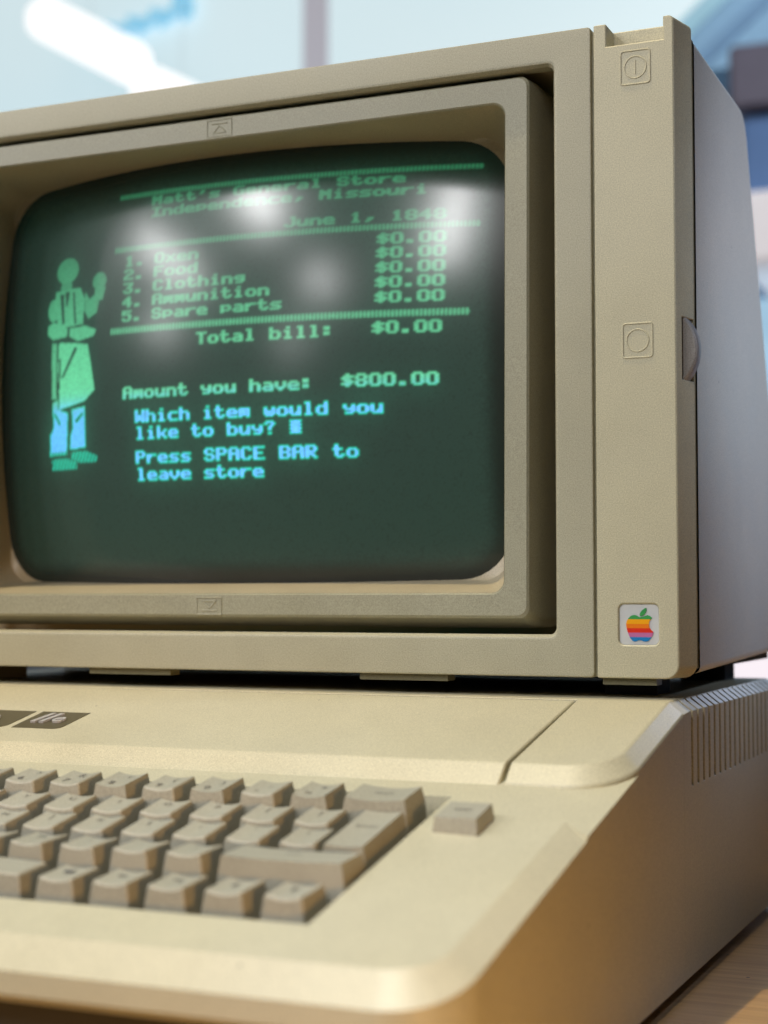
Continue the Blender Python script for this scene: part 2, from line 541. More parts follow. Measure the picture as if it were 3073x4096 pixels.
# ---- rear body: flat top, ribbed on its right side (lofted along y)
def section(y, ztop, zo, g=0.0):
    return [(-0.0030, y, ztop), (OUT_X - g, y, zo - g * 0.3), (OUT_X - g, y, -0.0450), (OUT_X, y, -0.0458), (OUT_X, y, BOT + 0.002), (OUT_X - 0.002, y, BOT),
            (CX0 + 0.002, y, BOT), (CX0, y, BOT + 0.002), (CX0, y, zo), (CX0 + 0.0065, y, ztop)]


secs = []
y = RIDGE
secs.append(section(RIDGE, FLAT_Z, out_z(RIDGE)))
secs.append(section(0.0045, FLAT_Z + 0.0003, -0.0138))
y = 0.0065
pitch = 0.0112
while y < BACK_Y - pitch:
    secs.append(section(y, FLAT_Z + 0.0003, -0.0138))
    secs.append(section(y + 0.0006, FLAT_Z + 0.0003, -0.0138, 0.0030))
    secs.append(section(y + 0.0033, FLAT_Z + 0.0003, -0.0138, 0.0030))
    secs.append(section(y + 0.0039, FLAT_Z + 0.0003, -0.0138))
    y += pitch
secs.append(section(BACK_Y, FLAT_Z + 0.0003, -0.0138))
rear = mesh('rear_case', *loft(secs, True, True), M['case'], comp, 25)
bevel(rear, 0.0006, 2, 28)

# ---- cheek right of the lid: sloping top with a rounded front corner, chamfer all round
ci = []      # inner outline on the lid plane, from the seam along the step, round the corner, back to the ridge
co = []
r_in, r_out = 0.020, 0.0255
xi, xo = -0.0030, OUT_X
ci.append((SEAM_X, STEP_Y)); co.append((SEAM_X, STEP_YB))
NA = 24
for i in range(NA + 1):
    a = math.radians(-90 + 90 * i / NA)
    ci.append((xi - r_in + r_in * math.cos(a), STEP_Y + r_in + r_in * math.sin(a)))
    co.append((xo - r_out + r_out * math.cos(a), STEP_YB + r_out + r_out * math.sin(a)))
ci.append((xi, RIDGE)); co.append((xo, RIDGE))


def zmix(i, y):
    """height of the chamfer's lower edge: the deck under the step, the side edge along the side"""
    t_ = min(max((i - 1) / NA, 0.0), 1.0)
    t_ = t_ * t_ * (3 - 2 * t_)
    return (1 - t_) * (deck_z(y) - 0.0006) + t_ * out_z(y)


v_ = [(x, y, lid_z(y)) for x, y in ci] + [(x, y, zmix(i, y)) for i, (x, y) in enumerate(co)]
n = len(ci)
v_ += [(x, y, -0.05) for x, y in co]
v_ += [(SEAM_X, RIDGE, lid_z(RIDGE)), (SEAM_X, RIDGE, -0.05)]
f_ = [tuple(range(n)) + (3 * n,)]
f_ += [(i, i + 1, n + i + 1, n + i) for i in range(n - 1)]
f_ += [(n + i, n + i + 1, 2 * n + i + 1, 2 * n + i) for i in range(n - 1)]
f_ += [(0, n, 2 * n, 3 * n + 1, 3 * n)]
cheek = mesh('lid_cheek', v_, f_, M['case'], comp, 6)
bevel(cheek, 0.0009, 3, 12)

# ---- lid: everything left of the seam
LX1 = SEAM_X - 0.0007
ls = []
for (yy, zt) in ((STEP_YB - 0.0012, deck_z(STEP_YB) - 0.0015), (STEP_YB, deck_z(STEP_YB) - 0.0006), (STEP_Y, lid_z(STEP_Y)), (RIDGE - 0.004, lid_z(RIDGE - 0.004)), (RIDGE - 0.0005, lid_z(RIDGE - 0.002))):
    x1 = LX1 - (0.0012 if yy < STEP_Y + 0.001 else 0.0)
    ls.append([(CX0 + 0.0065, yy, zt), (x1, yy, zt), (x1, yy, zt - 0.012), (CX0 + 0.0065, yy, zt - 0.012)])
lid = mesh('lid', *loft(ls, True, True), M['case'], comp, 6)
bevel(lid, 0.0009, 3, 12)
# the dark gap under the seam
box('seam_gap', SEAM_X - 0.006, SEAM_X + 0.003, STEP_YB - 0.001, RIDGE - 0.001, -0.062, -0.046, M['dark'], comp)

# ---- keyboard deck with the well, rounded front corner, chamfer and front lip
DXI, DXO = -0.0066, OUT_X
FI_Y = -0.2680           # where the deck's flat ends at the front
FO_Y = -0.2790
ri, ro = 0.0165, 0.0240
wx0, wx1, wy0, wy1 = -0.4035, -0.0568, -0.2432, -0.1225
di = [(CX0 + 0.012, FI_Y)]; do = [(CX0, FO_Y)]
for i in range(NA + 1):
    a = math.radians(-90 + 90 * i / NA)
    di.append((DXI - ri + ri * math.cos(a), FI_Y + ri + ri * math.sin(a)))
    do.append((DXO - ro + ro * math.cos(a), FO_Y + ro + ro * math.sin(a)))
YB = STEP_YB + 0.0255 - 0.00005
di += [(DXI, -0.1420), (DXO, -0.1500), (DXO, YB)]          # the chamfer stops short of the step
do += [(DXO, -0.1500), (DXO, -0.1500), (DXO, YB)]
nd = len(di)
FRONT_DROP = 0.0088


def edge_z(i, y):
    t_ = min(max((i - 1) / NA, 0.0), 1.0)
    t_ = t_ * t_ * (3 - 2 * t_)
    if i >= nd - 2:
        return deck_z(y) - 0.0022
    return (1 - t_) * (deck_z(FI_Y) - FRONT_DROP) + t_ * deck_out_z(y)


V = [(x, y, deck_z(y) - (0.0022 if i >= nd - 2 else 0.0)) for i, (x, y) in enumerate(di)] + [(x, y, edge_z(i, y)) for i, (x, y) in enumerate(do)]
LIP = 0.0072
lip = []
for i, (x, y) in enumerate(do):
    t_ = min(max((i - 1) / NA, 0.0), 1.0)
    lip.append((x, y - 0.002 * (1 - t_), edge_z(i, y) - LIP if i <= NA * 0 + 1 else None))
# wall of the side and of the front: two rings below the chamfer edge
ring1 = []
ring2 = []
for i, (x, y) in enumerate(do):
    t_ = min(max((i - 1) / NA, 0.0), 1.0)
    s_ = 1 if t_ > 0.999 else t_ ** 1.5
    zb1 = (1 - s_) * (edge_z(0, FO_Y) - LIP) + s_ * (BOT + 0.002)
    ring1.append((x, y, zb1))
    zb2 = zb1 - 0.003
    ring2.append((x - 0.002 * s_, y + 0.004 * (1 - s_), zb2 if s_ < 1 else BOT))
V += ring1 + ring2
F = []
for k in range(3):
    F += [(k * nd + i, k * nd + i + 1, (k + 1) * nd + i + 1, (k + 1) * nd + i) for i in range(nd - 1) if not (k > 0 and i == nd - 3)]
# under-cut front face and underside
o0 = len(V)
for i, (x, y, z) in enumerate(ring2):
    V.append((min(x, -0.02) if z > BOT + 0.004 else x, max(y + 0.004, FO_Y + 0.13), z + 0.004 if z > BOT + 0.004 else z))
F += [(3 * nd + i, 3 * nd + i + 1, o0 + i + 1, o0 + i) for i in range(nd - 1) if i != nd - 3]
# deck top around the well
o1 = len(V)


def dv(x, y, dz=0.0):
    V.append((x, y, deck_z(y) + dz))
    return len(V) - 1


a_ = dv(wx0, wy0); b_ = dv(wx1, wy0); c_ = dv(wx1, wy1); d_ = dv(wx0, wy1)
lb = dv(CX0 + 0.012, YB); rb_ = nd - 1
F.append((0, 1, b_, a_))
F.append(tuple([1] + list(range(2, nd)) + [c_, b_]))
F.append((c_, rb_, lb, d_))
F.append((lb, 0, a_, d_))
# well walls and floor
WD = 0.0152
e = [dv(x, y, -WD) for x, y in ((wx0 + 0.001, wy0 + 0.001), (wx1 - 0.001, wy0 + 0.001), (wx1 - 0.001, wy1 - 0.001), (wx0 + 0.001, wy1 - 0.001))]
q = [a_, b_, c_, d_]
for i in range(4):
    F.append((q[i], q[(i + 1) % 4], e[(i + 1) % 4], e[i]))
# left side
l1 = dv(CX0, YB, -0.003); l2 = len(V); V.append((CX0, YB, BOT))
F.append((0, nd, l1, lb)); F.append((nd, 2 * nd, 3 * nd, o0, l2, l1))
deck = mesh('keyboard_deck', V, F, M['case'], comp, 6)
bevel(deck, 0.0007, 3, 7)

# side of the lid cheek down to the bottom (continues the deck's side wall)
box('underlip_shade', CX0 + 0.02, -0.030, FO_Y + 0.020, YB, BOT, -0.088, M['lip_shade'], comp)  # dark block added to deepen the shade under the front lip
sv = []
ys = [YB, -0.085, -0.06, -0.03, RIDGE]
# underside feet
for fx in (-0.40, -0.035):
    for fy in (-0.20, 0.17):
        g = round_bar((fx, fy, BOT - 0.001), (fx, fy, BOT + 0.002), 0.0095)
        v_ = [(x, y, max(z, TABLE_Z + 0.0003)) for x, y, z in g[0]]
        mesh('rubber_foot', v_, g[1], M['rubber'], comp)
# lower side wall under the cheek
v_, f_ = box_geo(CX0, OUT_X, YB, RIDGE, BOT + 0.002, -0.0500)
lower = mesh('middle_case', v_, f_, M['case'], comp)

# ---- keyboard
kb = mesh('keyboard', *loft([[(x, y, deck_z(y) - WD + 0.001 + h) for x, y in ((wx0 + 0.002, wy0 + 0.002), (wx1 - 0.002, wy0 + 0.002), (wx1 - 0.002, wy1 - 0.002), (wx0 + 0.002, wy1 - 0.002))] for h in (0, 0.001)], True, True), M['well'], comp)
P = 0.0214


def key_mesh(poly_w, depth, z_front, slope, yfc, xc, legends, tall=None, base_drop=0.016, dish=0.0011):
    """one key cap: dished top, sides flaring to the base. xc = centre x, yfc = y of the top's front edge"""
    w_t = poly_w - 0.38 * P
    w_b = poly_w - 0.20 * P
    nx, ny = 7, 5
    v = []; f = []
    ct = yfc + depth / 2
    zc = lambda y: z_front + slope * (y - yfc)
    for j in range(ny):
        for i in range(nx):
            s = -1 + 2 * i / (nx - 1); t = j / (ny - 1)
            x = xc + s * w_t / 2; y = yfc + depth * t
            sx = s if poly_w < 1.3 * P else max(-1, min(1, s))
            v.append((x, y, zc(y) - dish * (1 - sx * sx)))
    for j in range(ny - 1):
        for i in range(nx - 1):
            k = j * nx + i
            f.append((k, k + 1, k + nx + 1, k + nx))
    rim = [i for i in range(nx)] + [j * nx + nx - 1 for j in range(1, ny)] + [(ny - 1) * nx + i for i in range(nx - 2, -1, -1)] + [j * nx for j in range(ny - 2, 0, -1)]
    kx = w_b / w_t
    dbase = depth + 0.0022
    ky = dbase / depth
    for (dz, t) in ((0.006, 0.55), (base_drop, 1.0)):
        o = len(v)
        for r in rim:
            x, y, z = v[r]
            fx = xc + (x - xc) * (1 + (kx - 1) * t)
            fy = ct + 0.0004 + (y - ct) * (1 + (ky - 1) * t)
            v.append((fx, fy, zc(yfc) - dz + slope * (fy - yfc)))
    nr = len(rim)
    o = nx * ny
    for i in range(nr):
        j = (i + 1) % nr
        f.append((rim[i], o + i, o + j, rim[j]))
        f.append((o + i, o + nr + i, o + nr + j, o + j))
    mi = [0] * len(f)
    for (s, dx, dy, size) in legends:
        if s == 'apple':
            tv_, tf_ = [(px * size, py * size, 0) for px, py in APPLE], [tuple(range(len(APPLE)))]
        elif s == 'arrow_l' or s == 'arrow_r' or s == 'arrow_u' or s == 'arrow_d':
            ar = [(-.5, 0), (-.1, .35), (-.1, .1), (.5, .1), (.5, -.1), (-.1, -.1), (-.1, -.35)]
            an = {'arrow_l': 0, 'arrow_r': math.pi, 'arrow_u': -math.pi / 2, 'arrow_d': math.pi / 2}[s]
            tv_ = [((px * math.cos(an) - py * math.sin(an)) * size, (px * math.sin(an) + py * math.cos(an)) * size, 0) for px, py in ar]
            tf_ = [tuple(range(7))]
        else:
            tv_, tf_ = text_geo(s, size)
        o = len(v)
        for px, py, pz in tv_:
            x = xc + dx + px; y = ct + dy + py
            s_ = (x - xc) / (w_t / 2)
            v.append((x, y, zc(y) - dish * (1 - s_ * s_) + 0.00025))
        f += [tuple(i + o for i in q) for q in tf_]
        mi += [1] * len(tf_)
    me = bpy.data.meshes.new('key')
    me.from_pydata(v, [], f)
    me.polygons.foreach_set('material_index', mi)
    o = link('key', me, [M['key'], M['ink']], kb, 42)
    bevel(o, 0.0007, 2, 40)
    return o


# apple outline (unit square), shared by the emblem and the apple key
APX = [(900, 655), (930, 648), (960, 638), (1010, 618), (1060, 610), (1110, 625), (1155, 665), (1120, 705), (1098, 750), (1088, 800), (1092, 850), (1105, 895),
       (1135, 940), (1180, 975), (1175, 1030), (1150, 1080), (1115, 1130), (1070, 1175), (1020, 1192), (970, 1188), (930, 1172), (885, 1160), (845, 1170),
       (800, 1190), (760, 1193), (720, 1175), (680, 1130), (650, 1075), (620, 1000), (600, 930), (585, 860), (582, 800), (595, 745), (625, 690), (665, 645),
       (710, 617), (770, 605), (820, 615), (860, 638)]
LEAF = [(890, 630), (885, 592), (905, 540), (950, 490), (1010, 450), (1030, 445), (1035, 490), (1020, 545), (985, 592), (940, 622), (910, 632)]
APPLE = [((x - 880) / 600, -(y - 900) / 600) for x, y in APX]

ROWS = {1: (-0.1522, -0.0374, 0.18, 0.0166), 2: (-0.1696, -0.0444, 0.20, 0.0160), 3: (-0.1882, -0.0490, 0.20, 0.0160), 4: (-0.2109, -0.0512, 0.06, 0.0165), 5: (-0.2322, -0.0587, 0.10, 0.0165)}


def key_row(r, x_last, names, widths=None):
    """keys from right to left; x_last = centre of the rightmost single key"""
    yf, zf, sl, dp = ROWS[r]
    x = x_last + P / 2
    for k, nm in enumerate(names):
        wd = (widths or {}).get(nm, 1.0) * P
        xc = x - wd / 2
        x -= wd
        leg = []
        if isinstance(nm, tuple):
            leg = [(nm[0], -0.0024, -0.0036, 0.0052), (nm[1], 0.0008, 0.0036, 0.0052)]
        elif nm.startswith('arrow') or nm == 'apple':
            leg = [(nm, -0.001, 0.002, 0.0042)]
        elif len(nm) > 1:
            leg = [(nm, 0, 0.002, 0.0024)]
        elif nm:
            leg = [(nm, -0.0012, 0.0034, 0.0042)]
        key_mesh(wd, dp, zf, sl, yf, xc, leg)


key_row(1, -0.1016, [('=', '+'), ('-', '_'), ('0', ')'), ('9', '('), ('8', '*'), ('7', '&'), ('6', '^'), ('5', '%'), ('4', '$'), ('3', '#'), ('2', '@'), ('1', '!'), 'ESC'])
key_row(2, -0.0922, [']', '[', 'P', 'O', 'I', 'U', 'Y', 'T', 'R', 'E', 'W', 'Q', 'TAB'], {'TAB': 1.5})
key_row(3, -0.0883, ['\\', "'", ';', 'L', 'K', 'J', 'H', 'G', 'F', 'D', 'S', 'A', 'CONTROL'], {'CONTROL': 1.75})
key_row(4, -0.1199, ['/', '.', ',', 'M', 'N', 'B', 'V', 'C', 'X', 'Z', '`', 'SHIFT'], {'SHIFT': 1.7})
key_row(5, -0.0711, ['arrow_u', 'arrow_d', 'arrow_r', 'arrow_l', 'apple'])
yf, zf, sl, dp = ROWS[5]
key_mesh(5.6 * P, dp, zf, sl, yf, -0.0711 + P / 2 - 5 * P - 2.8 * P, [], dish=-0.0012)
yf, zf, sl, dp = ROWS[1]
key_mesh(1.47 * P, dp, zf, sl, yf, -0.0909 + 0.735 * P, [('DELETE', 0, 0.001, 0.0022)])
yf, zf, sl, dp = ROWS[4]
key_mesh(2.45 * P, dp, zf, sl, yf, -0.1199 + P / 2 + 1.225 * P, [('SHIFT', 0, 0.002, 0.0024)], dish=0.0006)
# tall return key spanning two rows
yf, zf, sl, dp = ROWS[3]
yb2 = ROWS[2][0] + ROWS[2][3]
key_mesh(1.05 * P, yb2 - yf, zf, 0.215, yf, -0.0716 + 0.001, [('RETURN', 0, 0.002, 0.0022)], dish=0.0005)

# reset key on the deck
ry0, ry1, rx0, rx1 = -0.1586, -0.1420, -0.0493, -0.0338
rk = [[(x, y, deck_z(y) + h) for x, y in ((rx0 - e_, ry0 - e_), (rx1 + e_, ry0 - e_), (rx1 + e_, ry1 + e_), (rx0 - e_, ry1 + e_))] for h, e_ in ((-0.004, 0.0006), (0.0, 0.0006), (0.0050, 0.0))]
tg = text_geo('RESET', 0.0026)
rv, rf = loft(rk, False, True)
mi = [0] * len(rf)
o = len(rv)
rv = list(rv) + [((rx0 + rx1) / 2 + x, (ry0 + ry1) / 2 + y, deck_z((ry0 + ry1) / 2 + y) + 0.0052) for x, y, z in tg[0]]
rf += [tuple(i + o for i in q) for q in tg[1]]
me = bpy.data.meshes.new('reset_key')
me.from_pydata(rv, [], rf)
me.polygons.foreach_set('material_index', mi + [1] * len(tg[1]))
rko = link('reset_key', me, [M['key'], M['ink']], comp)
bevel(rko, 0.0006, 2, 30)

# ---- badges on the lid


def on_lid(x, y, h=0.0):
    return (x, y - 0.215 * h, lid_z(y) + h)


def lid_plate(x0, x1, y0, y1, letters):
    r_ = 0.004
    lp = []
    for (x, y) in ((x0, y1), (x0, y0)):
        lp.append((x, y))
    for i in range(6):
        a = math.radians(-90 + 90 * i / 5)
        lp.append((x1 - r_ + r_ * math.cos(a), y0 + r_ + r_ * math.sin(a)))
    lp.append((x1, y1))
    g = loft([[on_lid(x, y, -0.001) for x, y in lp], [on_lid(x, y, 0.0002) for x, y in lp]], False, True)
    pl = mesh('name_plate', *g, M['plate'], comp)
    lv_, lf_ = letters
    cx_, cy_ = (x0 + x1) / 2, (y0 + y1) / 2
    mesh('lettering', [on_lid(cx_ + x, cy_ + y, 0.0003 + max(z, 0)) for x, y, z in lv_], lf_, M['chrome'], pl, 0, fix=False)


# "//e": two slashes and an e
def prism(poly, h):
    n_ = len(poly)
    return [(x, y, 0) for x, y in poly] + [(x, y, h) for x, y in poly], [tuple(range(n_, 2 * n_))] + [(i, (i + 1) % n_, (i + 1) % n_ + n_, i + n_) for i in range(n_)]


sl1 = prism([(-0.0075, -0.0055), (-0.0050, -0.0055), (-0.0020, 0.0075), (-0.0045, 0.0075)], 0.0009)
sl2 = prism([(-0.0030, -0.0055), (-0.0005, -0.0055), (0.0025, 0.0075), (0.0000, 0.0075)], 0.0009)
eg = text_geo('e', 0.0135, 0.00045, 0.1, 0.0002)
eg = ([(x + 0.0050, y - 0.0003, z + 0.00045) for x, y, z in eg[0]], eg[1])
lid_plate(-0.2905, -0.2645, -0.0755, -0.0505, join_geo(sl1, sl2, eg))
ag = text_geo('apple', 0.0170, 0.00045, 0.0, 0.0003)
ag = ([(x, y - 0.0005, z + 0.00045) for x, y, z in ag[0]], ag[1])
lid_plate(-0.3520, -0.2945, -0.0755, -0.0505, ag)

# ================================================================== MONITOR
mon = empty('computer_monitor', (0, 0, 0))
tag(mon, 'beige monitor with a green text screen standing on the desktop computer', 'monitor')
H = 0.290
MX0 = -0.4330
FX1 = -0.0374            # right end of the front frame
RX0, RX1, RZ0, RZ1 = -0.4147, -0.0553, 0.0186, 0.2750

lo = [rrect(MX0, FX1, 0, H, 0.002, 0.028), rrect(MX0, FX1, 0, H, 0.002, 0.0012), rrect(MX0 + 0.0003, FX1 - 0.0003, 0.0003, H - 0.0003, 0.002, 0.0003),
      rrect(MX0 + 0.001, FX1 - 0.001, 0.001, H - 0.001, 0.002, 0.0),
      rrect(RX0 - 0.0022, RX1 + 0.0022, RZ0 - 0.0024, RZ1 + 0.0022, 0.0045, 0.0), rrect(RX0 - 0.0010, RX1 + 0.0010, RZ0 - 0.0012, RZ1 + 0.0010, 0.0038, 0.0004),
      rrect(RX0, RX1, RZ0, RZ1, 0.0032, 0.0022), rrect(RX0, RX1, RZ0, RZ1, 0.0032, 0.0088), rrect(RX0 - 0.004, RX1 + 0.004, RZ0 - 0.004, RZ1 + 0.004, 0.0032, 0.0090)]
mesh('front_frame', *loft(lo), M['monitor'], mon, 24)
lo = [rrect(RX0 - 0.006, RX1 + 0.006, RZ0 - 0.006, RZ1 + 0.0045, 0.0032, yy) for yy in (0.0089, 0.080)]
mesh('inner_lining', *loft(lo, False, True), M['lining'], mon, 24)

# ---- right-hand control strip
SX0 = -0.0361
pol = [(SX0, 0.0), (-0.0060, 0.0)]
for i in range(1, 8):
    a = math.radians(-90 + 90 * i / 8)
    pol.append((-0.0060 + 0.0060 * math.cos(a), 0.0060 + 0.0060 * math.sin(a)))
pol.append((0.0, 0.0060))
pol.append((0.0, H - 0.0025))
for i in range(1, 4):
    a = math.radians(90 * i / 4)
    pol.append((-0.0025 + 0.0025 * math.cos(a), H - 0.0025 + 0.0025 * math.sin(a)))
pol += [(-0.0025, H), (SX0, H)]
npol = len(pol)


def flare(x, t):
    return x + (0.0042 * t if x > -0.0065 else 0.0)


v_ = [(x, 0.0, z) for x, z in pol] + [(flare(x, 1), 0.0172, z) for x, z in pol]
f_ = [tuple(range(npol))[::-1], tuple(range(npol, 2 * npol))] + [(i, (i + 1) % npol, (i + 1) % npol + npol, i + npol) for i in range(npol)]
strip = mesh('control_strip', v_, f_, M['strip'], mon, 24)
EX0, EX1, EZ0, EZ1 = -0.0264, -0.0087, 0.0144, 0.0323
el = rrect(EX0, EX1, EZ0, EZ1, 0.0024, -0.002, 6)
ecut = loft([el, [(x, 0.0013, z) for x, y, z in el]], True, True)
nv = [(-0.0303, -0.002, 0.2797), (-0.0046, -0.002, 0.2797), (-0.0046, -0.002, 0.30), (-0.0303, -0.002, 0.30)]
ncut = loft([nv, [(x, 0.0125, z) for x, y, z in nv]], True, True)
KZ0, KZ1 = 0.1300, 0.1574
kc = box_geo(-0.020, 0.012, 0.0058, 0.0205, KZ0, KZ1)
cut(strip, [ecut, ncut, kc])
bevel(strip, 0.0006, 2, 28)
# back wall of the notch is a little lower than the strip
box('notch_wall', -0.0303, -0.0046, 0.0127, 0.0165, 0.275, 0.2868, M['strip'], mon, 0.0005)
# backing behind the seams
box('seam_strip', -0.0390, -0.0350, 0.0030, 0.0165, 0.0006, H - 0.002, M['monitor'], mon)
box('side_seam', -0.034, 0.0038, 0.0165, 0.0215, 0.004, H - 0.006, M['seam'], mon)

# ---- power / brightness symbols (raised outlines)


def symbol(x0, x1, z0, z1, bar):
    g = [tube_geo(rrect(x0, x1, z0, z1, 0.0013, -0.0001, 5), 0.00040)]
    cx_, cz_, rr = (x0 + x1) / 2, (z0 + z1) / 2, (x1 - x0) * 0.372
    g.append(tube_geo([(cx_ + rr * math.cos(2 * math.pi * i / 40), -0.00005, cz_ + rr * math.sin(2 * math.pi * i / 40)) for i in range(40)], 0.00034))
    if bar:
        g.append(tube_geo([(cx_, -0.00005, cz_ - rr * 0.62), (cx_, -0.00005, cz_ + rr * 0.62)], 0.00034, closed=False))
    return join_geo(*g)


mesh('power_symbol', *symbol(-0.0237, -0.0105, 0.2612, 0.2762, True), M['strip'], strip, 60)
mesh('brightness_symbol', *symbol(-0.0236, -0.0104, 0.1398, 0.1548, False), M['strip'], strip, 60)

# ---- brightness wheel
kr, kcx, kcz = 0.0235, -0.0158, (KZ0 + KZ1) / 2
rings = []
for (yy, rr) in ((0.0080, 0.004), (0.0080, kr - 0.0012), (0.0088, kr - 0.0003), (0.0100, kr), (0.0148, kr), (0.0160, kr - 0.0006), (0.0162, 0.004)):
    rings.append([(kcx + rr * math.cos(2 * math.pi * i / 72), yy, kcz + rr * math.sin(2 * math.pi * i / 72) * 0.92) for i in range(72)])
mesh('brightness_knob', *loft(rings, True, True), M['knob'], mon, 30)

# ---- rear housing
prof = [(0.0198, 0.0015), (0.0198, 0.2848), (0.112, 0.2836), (0.1250, 0.2832), (0.1315, 0.2815), (0.1370, 0.2775), (0.1410, 0.2715), (0.1432, 0.2656), (0.2380, 0.0330), (0.2385, 0.0090), (0.23, 0.0072)]
v_ = []
f_ = []
npf = len(prof)
for x in (-0.4385, 0.0046):
    v_ += [(x, y, z) for y, z in prof]
f_ = [tuple(range(npf))[::-1], tuple(range(npf, 2 * npf))] + [(i, (i + 1) % npf, (i + 1) % npf + npf, i + npf) for i in range(1, npf)]
shell = mesh('rear_housing', v_, f_, M['shell'], mon, 24)
bevel(shell, 0.0035, 4, 60)

# ---- tilting bezel around the tube


def ty(base):
    return lambda x, z: base + 0.0150 * (z - 0.0263)


BX0, BX1, BZ0, BZ1 = -0.3915, -0.0685, 0.0264, 0.2732
OX0, OX1, OZ0, OZ1 = -0.3799, -0.0799, 0.0372, 0.2617
yb = 0.0012
lo = [rrect(BX0 - 0.0035, BX1 + 0.0035, BZ0 - 0.0050, BZ1 - 0.0004, 0.005, ty(yb + 0.045)),
      rrect(BX0 - 0.0020, BX1 + 0.0030, BZ0 - 0.0050, BZ1 - 0.0003, 0.005, ty(yb + 0.012)),
      rrect(BX0 - 0.0004, BX1 + 0.0004, BZ0 - 0.0006, BZ1, 0.0045, ty(yb + 0.0010)),
      rrect(BX0 + 0.0006, BX1 - 0.0006, BZ0 + 0.0006, BZ1 - 0.0008, 0.0045, ty(yb)),
      rrect(OX0 - 0.0008, OX1 + 0.0008, OZ0 - 0.0008, OZ1 + 0.0008, 0.0065, ty(yb)),
      rrect(OX0, OX1, OZ0, OZ1, 0.006, ty(yb + 0.0010))]
# the funnel inside the bezel, down to the tube
CS = Vector((-0.235, 0.525, 0.153)); RS = 0.5


def sphere_y(x, z):
    return CS.y - math.sqrt(RS * RS - (x - CS.x) ** 2 - (z - CS.z) ** 2)


GX0, GX1, GZ0, GZ1 = -0.3895, -0.0950, 0.0445, 0.2590


def bowed(loop, top, bot):
    out = []
    cx_ = (GX0 + GX1) / 2; hw = (GX1 - GX0) / 2; cz_ = (GZ0 + GZ1) / 2; hh = (GZ1 - GZ0) / 2
    for x, y, z in loop:
        s = (x - cx_) / hw; t_ = (z - cz_) / hh
        z2 = z + (top if t_ > 0 else -bot) * (1 - s * s) * abs(t_)
        x2 = x + 0.003 * (1 - t_ * t_) * s
        out.append((x2, y, z2))
    return out


SIDE = 14


def withside(l):
    return l


def rr2(*a):
    return rrect(*a, n=8, side=SIDE)


fun = [rr2(OX0, OX1, OZ0, OZ1, 0.006, ty(yb + 0.0008)), rr2(OX0 - 0.0002, OX1 - 0.0006, OZ0 + 0.0012, OZ1 + 0.0002, 0.0065, ty(yb + 0.006))]
mid = bowed(rr2(GX0 + 0.0006, GX1 + 0.0004, GZ0 - 0.001, GZ1 + 0.001, 0.014, 0.0), 0.0038, 0.0012)
fun.append([(x, sphere_y(x, z) - 0.0035, z) for x, y, z in mid])
gl = bowed(rr2(GX0, GX1, GZ0, GZ1, 0.0235, 0.0), 0.0045, 0.0022)
fun.append([(x, sphere_y(x, z) - 0.0004, z) for x, y, z in gl])
gl2 = bowed(rr2(GX0, GX1, GZ0, GZ1, 0.0235, 0.0), 0.0045, 0.0022)
fun.append([(x, sphere_y(x, z) + 0.004, z) for x, y, z in gl2])
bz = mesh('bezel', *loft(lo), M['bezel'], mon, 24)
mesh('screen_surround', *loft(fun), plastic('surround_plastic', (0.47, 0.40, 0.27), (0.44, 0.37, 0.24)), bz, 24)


# tilt arrows moulded in the bezel (small sunk squares with an arrow)
def tilt_icon(cx_, cz_, up):
    s = 0.0069; h = 0.0041
    y_ = ty(yb)(cx_, cz_) - 0.00005
    g = [tube_geo([(cx_ - s, y_, cz_ - h), (cx_ + s, y_, cz_ - h), (cx_ + s, y_, cz_ + h), (cx_ - s, y_, cz_ + h)], 0.00042)]
    d = 1 if up else -1
    g.append(tube_geo([(cx_ - 0.0044, y_, cz_ + d * 0.0022), (cx_ + 0.0044, y_, cz_ + d * 0.0022)], 0.00045, closed=False))
    tri = [(cx_ - 0.0036, cz_ - d * 0.0024), (cx_, cz_ + d * 0.0012), (cx_ + 0.0036, cz_ - d * 0.0024)]
    for p_, q_ in ((0, 1), (1, 2), (2, 0)):
        a2, b3 = tri[p_], tri[q_]
        g.append(tube_geo([(a2[0], y_, a2[1]), (b3[0], y_, b3[1])], 0.00042, closed=False))
    return join_geo(*g)


mesh('tilt_symbol', *tilt_icon(-0.2291, 0.2675, True), M['bezel'], bz, 60)
mesh('tilt_symbol', *tilt_icon(-0.2313, 0.0310, False), M['bezel'], bz, 60)

# ---- emblem
ep = mesh('emblem', *loft([rrect(EX0 + 0.0002, EX1 - 0.0002, EZ0 + 0.0002, EZ1 - 0.0002, 0.0023, yy, 6) for yy in (0.0014, 0.0009)], False, True), M['silver'], strip)


def clip(poly, a, keep_less):
    out = []
    n_ = len(poly)
    for i in range(n_):
        p, q_ = poly[i], poly[(i + 1) % n_]
        ip = (p[1] <= a) if keep_less else (p[1] >= a)
        iq = (q_[1] <= a) if keep_less else (q_[1] >= a)
        if ip:
            out.append(p)
        if ip != iq:
            t_ = (a - p[1]) / (q_[1] - p[1])
            out.append((p[0] + (q_[0] - p[0]) * t_, a))
    return out


def to_plate(px, py):
    return (EX0 + (px - 425) / 885 * (EX1 - EX0), EZ1 - (py - 358) / 917 * (EZ1 - EZ0))


